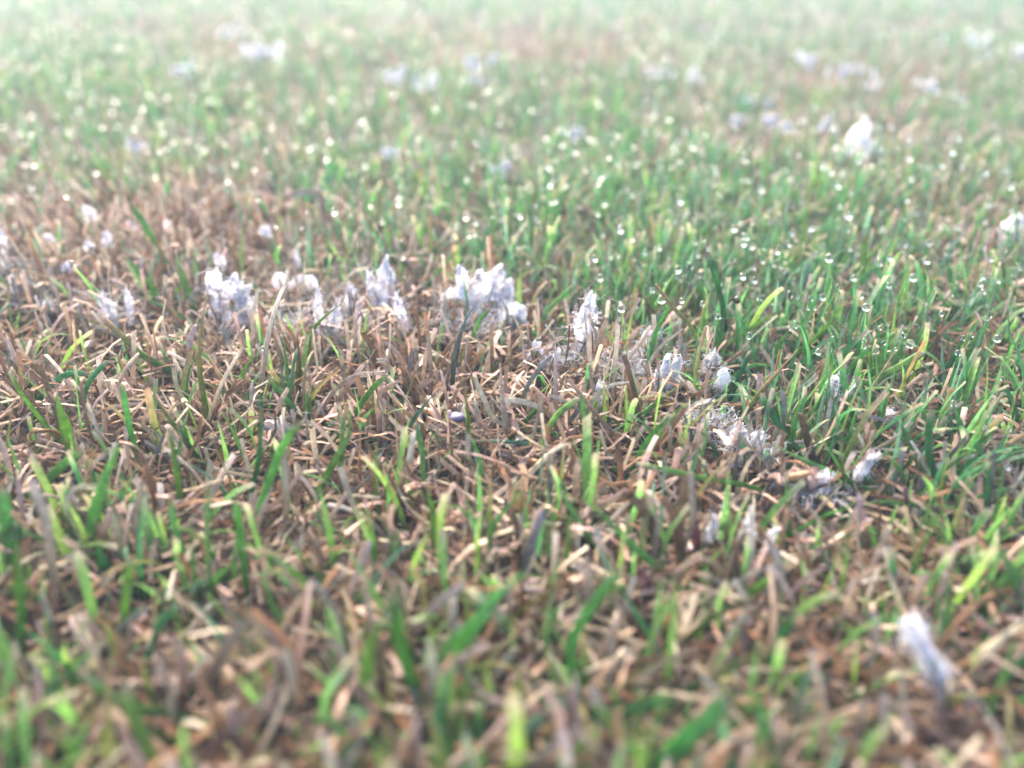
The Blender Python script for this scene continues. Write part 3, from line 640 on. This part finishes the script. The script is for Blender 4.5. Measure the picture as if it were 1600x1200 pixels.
def mould(name, cx, cy, wp, hp, style, label, group=None, mat=None, tilt=0.0, threads=40, fuzz=90, zb=.0075, extra=(), depth=.5, cat='mouldy leaf', stem=True, spread=1.0, lumpy=.3):
    """a mould-covered leaf: flakes, fuzz, threads and stem; photo box centre (cx,cy) and size in pixels"""
    mat = mat or M_MOULD; cy = cy+hp*.06; hp = hp*.9; wp = wp*.82
    b, t = on_ground(cx, cy+hp*.5, zb); k = t*TANH/800
    e = empty(name, np.array([b[0], b[1], 0])); tag(e, label, cat, group)
    base0 = np.array(e.location)
    pts = []
    seed = int(cx*7+cy)
    parts = [(cx, cy, wp, hp, style, tilt, mat)]+[(*x, mat) if len(x) == 6 else x for x in extra]
    for j, (x, y, w, h, stl, tl, mt) in enumerate(parts):
        bb = on_plane(x, y+h*.5, b, 0); bb = bb+np.array([0, (j % 3-1)*k*w*.25*(j > 0), 0])
        if stl == 'knob':
            V, F = knob(on_plane(x, y, b, 0), w*k*.5, w*k*.42, h*k*.5, seed+j, lumpy, tl)
        else:
            V, F = flake(bb, w*k, h*k/CP, tl, stl, seed+j, depth, rng.normal()*.15)
        link('flake', mesh_np('flake', V-base0, [F], mt), e); pts.append(V)
    pts = np.concatenate(pts); size = max(wp, hp)*k
    if fuzz:
        S = pts[rng.integers(0, len(pts), fuzz)]
        P = S[:, None]+np.cumsum(rng.normal(size=(fuzz, 5, 3))*np.minimum(size*.07, .0006), 1)
        V, F = tubes(P, np.full(fuzz, .00006), np.full(fuzz, .00003))
        tag(link('fuzz', mesh_np('fuzz', V-base0, [F], M_THREAD), e), kind='stuff')
    if threads:
        V, F = tubes(thread_paths(pts, size*.2*spread, threads), np.full(threads, .00007), np.full(threads, .00005))
        tag(link('fungal_threads', mesh_np('fungal_threads', V-base0, [F], M_THREAD), e), kind='stuff')
    if stem:
        top = b+np.array([0, .0004, hp*k*.25]); P = np.array([[b[0]+rng.normal()*.001, b[1]+.0005, -.001], [b[0], b[1]+.0004, b[2]*.6], top])
        me, root = hero_mesh(P, .0014, 'gm', 1, 0, .3); link('stalk', me, e, root-base0)
    return e

mould('mouldy_leaf', 912, 500, 44, 92, 'leaf', 'tall pointed white mould-covered leaf with a blade up its middle', tilt=.05, threads=70, fuzz=160, depth=.35)
mould('mouldy_leaf', 748, 452, 48, 60, 'sheet', 'largest white mould star with ragged peaks over green turf', threads=130, fuzz=260,
      extra=((724, 440, 20, 46, 'leaf', -.1), (772, 445, 34, 46, 'leaf', .2), (712, 462, 44, 22, 'hood', 0), (765, 470, 50, 24, 'hood', .1), (792, 462, 18, 30, 'leaf', .1)))
mould('mouldy_leaf', 803, 492, 50, 32, 'hood', 'white hood of mould hanging threads beside the rust-brown stake', threads=160, fuzz=120, spread=.7, extra=((806, 503, 24, 34, 'sheet', .05, M_GREYM),))
mould('mouldy_leaf', 598, 440, 30, 74, 'leaf', 'upright torn white mouldy leaf beside pinkish mouldy sheet', tilt=.12, threads=40, mat=M_CREAM, extra=((586, 455, 18, 48, 'sheet', -.05), (612, 455, 12, 50, 'sheet', .02)))
mould('mouldy_leaf', 553, 466, 30, 50, 'sheet', 'pinkish grey mouldy sheet next to the upright torn white leaf', threads=30, mat=M_GREYM, extra=((548, 472, 16, 40, 'leaf', .1, M_MOULD),))
mould('mouldy_leaf', 503, 488, 22, 66, 'leaf', 'narrow white mouldy sheet behind the curved dark green blade', threads=35, tilt=-.05, extra=((515, 505, 26, 56, 'sheet', .25, M_GREYM),))
mould('mould_clump', 438, 439, 24, 30, 'knob', 'bright white rounded mould knob behind the tall cream blade', cat='mould knob', threads=25, extra=((440, 470, 28, 48, 'sheet', 0, M_MOULD),))
mould('mouldy_leaf', 484, 440, 24, 22, 'knob', 'white mould lump with a grey sheet hanging below it', threads=35, extra=((470, 452, 44, 30, 'hood', 0, M_GREYM),))
mould('mouldy_leaf', 345, 468, 52, 66, 'sheet', 'wide lilac-white mouldy mass behind the pinkish tan-topped blade', threads=70, fuzz=150, mat=M_GREYM, extra=((335, 440, 24, 30, 'knob', 0, M_MOULD), (362, 452, 26, 34, 'leaf', .2, M_MOULD), (390, 480, 40, 50, 'sheet', 0, M_GREYM), (375, 492, 26, 40, 'sheet', .3, M_MOULD)))
mould('mouldy_leaf', 206, 484, 15, 44, 'tail', 'small upright white mould column beside pale blue-grey mouldy sheet', threads=14, fuzz=50)
mould('mouldy_leaf', 178, 484, 34, 50, 'sheet', 'pale blue-grey mouldy sheet beside a small white column', threads=25, mat=M_GREYM)
mould('mouldy_leaf', 80, 478, 34, 18, 'sheet', 'small white torn mouldy scrap with a thin blade through it', threads=15, fuzz=40)
mould('mouldy_leaf', 24, 452, 16, 38, 'leaf', 'narrow white mouldy leaf standing alone', threads=12, fuzz=40)
mould('mouldy_leaf', 630, 490, 20, 58, 'leaf', 'thin white mouldy flake clinging to a leaning stem', threads=25, tilt=-.1)
mould('mouldy_leaf', 837, 546, 24, 28, 'hood', 'small white mould cap with a strand trailing off it', threads=30, extra=((856, 562, 14, 36, 'sheet', .4),))
mould('mouldy_leaf', 1038, 582, 26, 52, 'leaf', 'split pinkish-white mouldy leaf with a dark blade before it', threads=60, mat=M_CREAM, extra=((1052, 580, 20, 46, 'sheet', .1), (1030, 598, 16, 36, 'leaf', -.2)))
mould('mould_clump', 1129, 592, 27, 40, 'knob', 'smooth rounded cream-white knob on a grey stem', cat='mould knob', mat=M_CREAM, tilt=.1, threads=60, fuzz=50, spread=1.3)
mould('mouldy_leaf', 1100, 572, 12, 40, 'tail', 'thin white mouldy spike beside the cream knob', threads=22, fuzz=40)
mould('mouldy_leaf', 1112, 565, 26, 44, 'sheet', 'bluish grey mouldy blades behind the cream knob', threads=25, mat=M_GREYM)
mould('mouldy_leaf', 1301, 602, 26, 40, 'knob', 'fluffy bright white mould tuft with two trailing legs', cat='mould tuft', threads=80, fuzz=320, extra=((1296, 622, 14, 40, 'sheet', -.3), (1310, 625, 12, 44, 'sheet', .35)))
mould('mouldy_leaf', 1388, 649, 32, 22, 'knob', 'low pale mould lump in wet green blades', threads=20, mat=M_GREYM, fuzz=80)
mould('mouldy_leaf', 1340, 727, 26, 44, 'leaf', 'white mouldy scrap curling to a wisp at one side', tilt=.25, threads=40, zb=.007, extra=((1357, 715, 22, 16, 'sheet', .9), (1328, 765, 10, 40, 'tail', 0)))
mould('mouldy_leaf', 1180, 692, 40, 40, 'sheet', 'tattered mould web lump beside vivid green blade', threads=90, fuzz=120, mat=M_GREYM, zb=.006, extra=((1178, 688, 24, 24, 'knob', 0, M_MOULD), (1155, 690, 36, 30, 'hood', 0, M_GREYM)))
mould('mouldy_leaf', 936, 617, 18, 42, 'tail', 'small white-tipped mouldy leaf below the tall white leaf', threads=20, fuzz=40)
mould('mouldy_leaf', 968, 480, 12, 22, 'knob', 'tiny white mould cap on a brown stub', threads=5, fuzz=20)
mould('mouldy_leaf', 1000, 535, 46, 40, 'sheet', 'curled grey-white mouldy ribbon at the edge of green turf', threads=60, mat=M_GREYM, fuzz=80, tilt=.5)
mould('mouldy_leaf', 1110, 825, 20, 44, 'leaf', 'blurry white mouldy flake on a red stem', threads=10, fuzz=30, zb=.008, mat=M_CREAM)
mould('mouldy_leaf', 1202, 834, 26, 36, 'leaf', 'folded white mouldy flake with a strip beside it', threads=14, fuzz=30, tilt=.1, zb=.008, extra=((1178, 822, 14, 32, 'tail', -.4),))
mould('mouldy_leaf', 1130, 795, 13, 18, 'knob', 'tiny white mould fleck in brown straw', threads=8, fuzz=15, zb=.008)
mould('mouldy_leaf', 1472, 1008, 36, 112, 'sheet', 'big ragged pale lilac mouldy strip leaning in brown leaf litter', tilt=-.55, threads=14, fuzz=160, zb=.0115, lumpy=.5, mat=M_FLUFF, depth=.4, extra=((1438, 984, 34, 54, 'oval', -.5), (1470, 1035, 24, 58, 'leaf', -.55)))
mould('mould_lump', 432, 666, 50, 20, 'knob', 'speckled grey-white mould lump lying in the straw', cat='mould lump', mat=M_SPECK, threads=20, fuzz=60, zb=.006, stem=False, tilt=.2)
mould('mouldy_leaf', 1338, 225, 46, 56, 'knob', 'largest blurred white fluff in the distant turf', cat='mould tuft', lumpy=.55, threads=20, fuzz=100, extra=((1314, 242, 24, 26, 'knob', 0), (1362, 240, 22, 26, 'leaf', .2), (1345, 208, 24, 34, 'leaf', 0)))
mould('mouldy_leaf', 1572, 362, 40, 46, 'sheet', 'blurred broken white mouldy clump beside an orange straw', threads=20, fuzz=60, extra=((1588, 350, 24, 30, 'knob', 0), (1550, 375, 24, 24, 'leaf', 0), (1580, 380, 30, 24, 'hood', 0)))
FARM = [(1285,195,24,28),(1261,95,26,26),(1313,115,24,34),(1341,113,24,24),(1371,132,22,18),(1455,133,30,22),(740,104,28,34),(742,128,24,20),(284,110,26,24),(360,48,30,22),(400,84,40,34),(626,118,24,36),(672,128,22,40),(1177,158,20,26),(1207,190,22,26),(1150,186,24,20),(1086,122,22,22),(1540,66,20,30),(1596,82,20,26),(1510,58,22,22),(1230,200,20,22),(204,228,22,28),(612,243,18,24),(790,262,26,26),(1420,230,22,20),(1028,115,18,22),(897,212,16,26)]
for x, y, w, h in FARM:
    ex = tuple((x+rng.normal()*w*.55, y+rng.normal()*h*.22, w*rng.uniform(.25, .5), h*rng.uniform(.3, .6), random.choice(['leaf', 'sheet', 'oval']), rng.normal()*.4) for _ in range(4))
    big = w*h > 640
    mould('mouldy_leaf', x, y, w*.55, h*.6, random.choice(['oval', 'leaf', 'sheet']), ('larger ' if big else 'small ')+'blurred scrap of white mould in the distant turf'+(' near the largest white fluff' if y > 140 and x > 1000 else ''),
          'distant mould tufts', cat='mould tuft', threads=0, fuzz=30, zb=.0125, stem=False, mat=M_FLUFF, extra=ex)
MIDM = [(142,334,22,22),(170,376,22,24),(6,372,22,36),(76,373,30,12),(345,410,20,30),(466,404,12,24),(262,352,14,20),(205,352,16,14),(108,418,28,12),(415,362,28,16),(140,385,18,18),(10,405,18,24)]
for x, y, w, h in MIDM:
    mould('mouldy_leaf', x, y, w, h, random.choice(['leaf', 'knob', 'sheet']), 'small torn white mouldy scrap in the tan turf left of green turf', 'mouldy scraps in the tan turf', cat='mouldy leaf', threads=8, fuzz=40, zb=.011, stem=False)

# tangles of bare threads in the hollows
WEBS = [(965,570,90,60,240,'fine web of white fungal threads in the dark hollow by the tall white leaf'), (1110,660,80,60,200,'fine web of fungal threads hanging below the cream knob'),
        (740,500,110,50,200,'grey fungal web strung under the big white mould star'), (1175,705,80,40,140,'matted fungal threads over the tattered mould lump'),
        (1265,765,90,40,90,'sparse fungal threads over the brown crumpled leaf'), (425,500,110,50,140,'grey fungal web between lilac mass and narrow white sheet'), (590,490,90,40,120,'grey fungal web below the upright torn white leaf'),
        (870,560,60,40,110,'stringy fungal threads beside the small white mould cap')]
for x, y, w, h, n, lab in WEBS:
    n = int(n*1.2)
    b, t = on_ground(x, y+h*.3, .006); k = t*TANH/800
    S = b+rng.uniform(-.5, .5, (n, 3))*np.array([w*k, w*k*.6, h*k*.8])+np.array([0, 0, h*k*.25])
    S[:, 2] = np.maximum(S[:, 2], .002)
    V, F = tubes(thread_paths(S, w*k*.13, n, 10, .1), np.full(n, .00007), np.full(n, .00006))
    tag(link('fungal_web', mesh_np('fungal_web', V-b, [F], M_THREAD), None, b), lab, 'fungal web')

# ------------------------------------------------------------------ small odd things
b, t = on_ground(1252, 762, .007); k = t*TANH/800
e = empty('dead_leaf', b); tag(e, 'crumpled brown dead leaf with an orange ridge', 'dead leaf')
V, F = flake(b-np.array([0, 0, .001]), 92*k, 34*k, .1, 'oval', 3, .5); link('leaf_sheet', mesh_np('leaf_sheet', V-b, [F], M_DEAD), e)
V, F = knob(on_plane(1247, 744, b-np.array([0, .002, 0]), 0), 18*k, 6*k, 6*k, 4, .2, -.35); link('ridge', mesh_np('ridge', V-b, [F], M_ORANGE), e)
V, F = flake(on_plane(1282, 758, b, 0)-np.array([0, .0015, 0]), 34*k, 26*k, .2, 'oval', 9, .6); link('leaf_fold', mesh_np('leaf_fold', V-b, [F], M_GREYM), e)
b, t = on_ground(714, 652, .0125); k = t*TANH/800
V, F = knob(b, 16*k, .0020, 7.5*k, 2, .05, -.12); tag(link('purple_fleck', mesh_np('purple_fleck', V-b, [F], M_PURPLE), None, b), 'small flat dull purple oval fleck lying in the straw', 'fleck')
def seedling(px, py, sz, label):
    b, t = on_ground(px, py+sz*.6, .009); k = t*TANH/800
    e = empty('seedling', np.array([b[0], b[1], 0])); tag(e, label, 'seedling'); o = np.array(e.location)
    top = on_plane(px, py+sz*.15, b, 0)
    V, F = tubes(smooth_path([o, (o+top)/2+np.array([.0006, 0, 0]), top], 6)[None], [.0004], [.0003], 6); link('stem', mesh_np('stem', V-o, [F], M_SEED), e)
    for j, tl in enumerate((-1.0, .15, 1.0)):
        V, F = flake(top, sz*k*.62, sz*k*.75, tl, 'oval', 40+j+int(px), .4); link('leaflet', mesh_np('leaflet', V-o, [F], M_SEED), e)
seedling(24, 835, 34, 'small yellow-green three-lobed seedling at the foot of green blades')
seedling(1529, 882, 40, 'frilly green three-lobed seedling beside brown blade litter')
seedling(1270, 563, 22, 'tiny pale green seedling with rounded lobes')
RED = ((.15, .025, .045), (.21, .04, .07), (.24, .12, .12))
for pts, lab in (([(1000, 925), (1012, 905), (1000, 885)], 'short magenta-red stem base among brown straw'), ([(1090, 850), (1085, 820), (1080, 790)], 'crimson red stem leaning under a white flake'), ([(1418, 800), (1414, 775), (1412, 760)], 'thin pink-red stem among green blades')):
    P, t = trace(pts); add_hero(P, 9*t*TANH/800, 't', lab, 1, 0, palette=RED)

# ------------------------------------------------------------------ dew
def drop_mesh():
    V, F = knob(np.zeros(3), 1, 1, 1.06, 0, 0.0)
    nu, nv = 24, 16
    u = np.linspace(0, 2*math.pi, nu, endpoint=False); v = np.linspace(0.001, math.pi-.001, nv); U, W = np.meshgrid(u, v, indexing='ij')
    P = np.stack([np.cos(U)*np.sin(W), np.sin(U)*np.sin(W), np.cos(W)*1.05], -1)
    i = np.arange(nu*nv).reshape(nu, nv); nx = np.roll(i, -1, 0)
    F = np.stack([i[:, :-1], i[:, 1:], nx[:, 1:], nx[:, :-1]], -1).reshape(-1, 4)
    return P.reshape(-1, 3), F
DV, DF = drop_mesh()
DROP = mesh_np('dew_drop', DV, [DF], M_DEW)
def drop(P, r, label, group=None):
    o = link('dew_drop', DROP, None, P); o.scale = (r, r, r*rng.uniform(.92, 1.12)); o.rotation_euler = (rng.normal()*.3, rng.normal()*.3, 0)
    return tag(o, label, 'dew drop', group)
def near_drop(px, py, rp, label, group=None, hgt=.020, own=True):
    P, t = on_ground(px, py, hgt)
    if own: label = label+' near the '+beside(P)
    r = rp*t*TANH/800*rng.uniform(.65, .9)
    if own:                                           # the blade that carries it
        foot = np.array([P[0]+rng.normal()*.004, P[1]+rng.normal()*.003, -.001])
        mid = (foot+P)/2+np.array([rng.normal()*.0012, 0, .001])
        add_hero(np.array([foot, mid, P-np.array([0, 0, r*.15])]), rng.uniform(.0019, .0025), random.choice(['g', 'dg', 'g']), cut=0)
    drop(P, r, label, group)
ND = [(1008,394,6),(987,403,5),(919,410,4),(1019,453,5),(962,455,4),(1095,430,7),(1098,474,5),(1122,494,6),(1153,464,4),(1183,466,4),(1233,513,4),(1267,466,5),(1064,436,4),(1133,452,4),(1108,388,5),(1175,385,5),
      (1302,488,4),(1227,424,4),(1297,546,5),(1350,532,5),(1350,541,4),(1381,535,5),(1375,512,5),(1412,524,5),(1471,490,6),(1542,498,5),(1537,455,6),(1506,528,6),(1519,524,4),(1497,551,6),(1373,410,8),(1345,462,6),(1448,407,6),(1479,402,6),(1497,355,6),(1451,379,6),(1328,389,5),
      (1540,670,5),(1490,630,6),(1472,678,4),(1564,660,4),(1578,670,5),(1566,591,5)]
for x, y, r in ND: near_drop(x, y, r, 'clear dew drop on a green tip', 'dew drops on green tips', hgt=.019)
near_drop(1314, 464, 6.5, 'clear dew drop at the top of the long curving green blade', hgt=.0175, own=False)
near_drop(411, 544, 5, 'clear dew drop on the small curved blade beside the cream blade', hgt=.0175, own=False)
near_drop(1576, 729, 7, 'large dew drop running down a broad blue-green blade', hgt=.016, own=False)
near_drop(604, 962, 8, 'blurred dew drop on a broad green blade in the dry straw', hgt=.017, own=False)
near_drop(150, 575, 6, 'dew drop on the blade behind the arching blue-green blade', hgt=.016, own=False)
near_drop(70, 628, 5, 'dew drop hanging beneath the arching blue-green blade', hgt=.010, own=False)
near_drop(1010, 743, 7, 'flattened dew drop under the long level green blade', hgt=.009, own=False)
near_drop(546, 636, 4, 'tiny bright dew drop in the straw beside a leaning green blade', hgt=.010, own=False)

# drops on the tips of the turf farther off: the largest as objects, the rest as one mass
tips = []
for C, p in ((CZ1, zone1), (CZ2, zone2), (CZ3, zone3)):
    T_ = C[:, -1]; qx, qy, qt = project(T_)
    wet = (p['kinds'] <= 3) & (qx > -60) & (qx < 1660) & (qy > -60) & (qy < 560) & (T_[:, 2] > .010)
    dl = seg_dist(qx, qy, MLINE); wet &= dl < -6
    pr = np.interp(qy, [0, 150, 420, 560], [.30, .18, .20, .18])
    wet &= rng.random(len(qx)) < pr
    tips.append(np.concatenate([T_[wet], qt[wet, None]], 1))
tips = np.concatenate(tips)
rad = .00035+.0009*rng.random(len(tips))**1.5*np.where(tips[:, 3] > .6, 1.15, 1)
order = np.argsort(-(rad/tips[:, 3]))
for i in order[:220]:
    drop(tips[i, :3], rad[i], 'blurred round dew drop glinting on the green turf beyond', 'dew drops glinting beyond')
rest = order[220:]
if len(rest):
    V = (DV[None]*rad[rest][:, None, None]+tips[rest, None, :3]); nV = len(DV)
    F = (DF[None]+(np.arange(len(rest))*nV)[:, None, None]).reshape(-1, 4)
    stuff('dew', mesh_np('dew', V.reshape(-1, 3), [F], M_DEW), 'countless tiny dew drops over the distant lawn', 'dew')

# ------------------------------------------------------------------ mist over the lawn
hm = bpy.data.materials.new('haze'); hm.use_nodes = True; hn = hm.node_tree; hn.nodes.clear()
pv = hn.nodes.new('ShaderNodeVolumePrincipled'); pv.inputs['Color'].default_value = (.78, .93, 1.0, 1); pv.inputs['Density'].default_value = .09; pv.inputs['Anisotropy'].default_value = 0.0
ho = hn.nodes.new('ShaderNodeOutputMaterial'); hn.links.new(pv.outputs[0], ho.inputs['Volume'])
x0, x1, y0, y1, z0, z1 = -31, 31, -31, 31, -1.0, .20
V = np.array([(x, y, z) for x in (x0, x1) for y in (y0, y1) for z in (z0, z1)])
F = np.array([(0, 1, 3, 2), (4, 6, 7, 5), (0, 4, 5, 1), (2, 3, 7, 6), (0, 2, 6, 4), (1, 5, 7, 3)])
hz = link('haze', mesh_np('haze', V, [F], hm, smooth=False)); tag(hz, 'thin pale morning mist over the lawn', 'haze', kind='stuff')
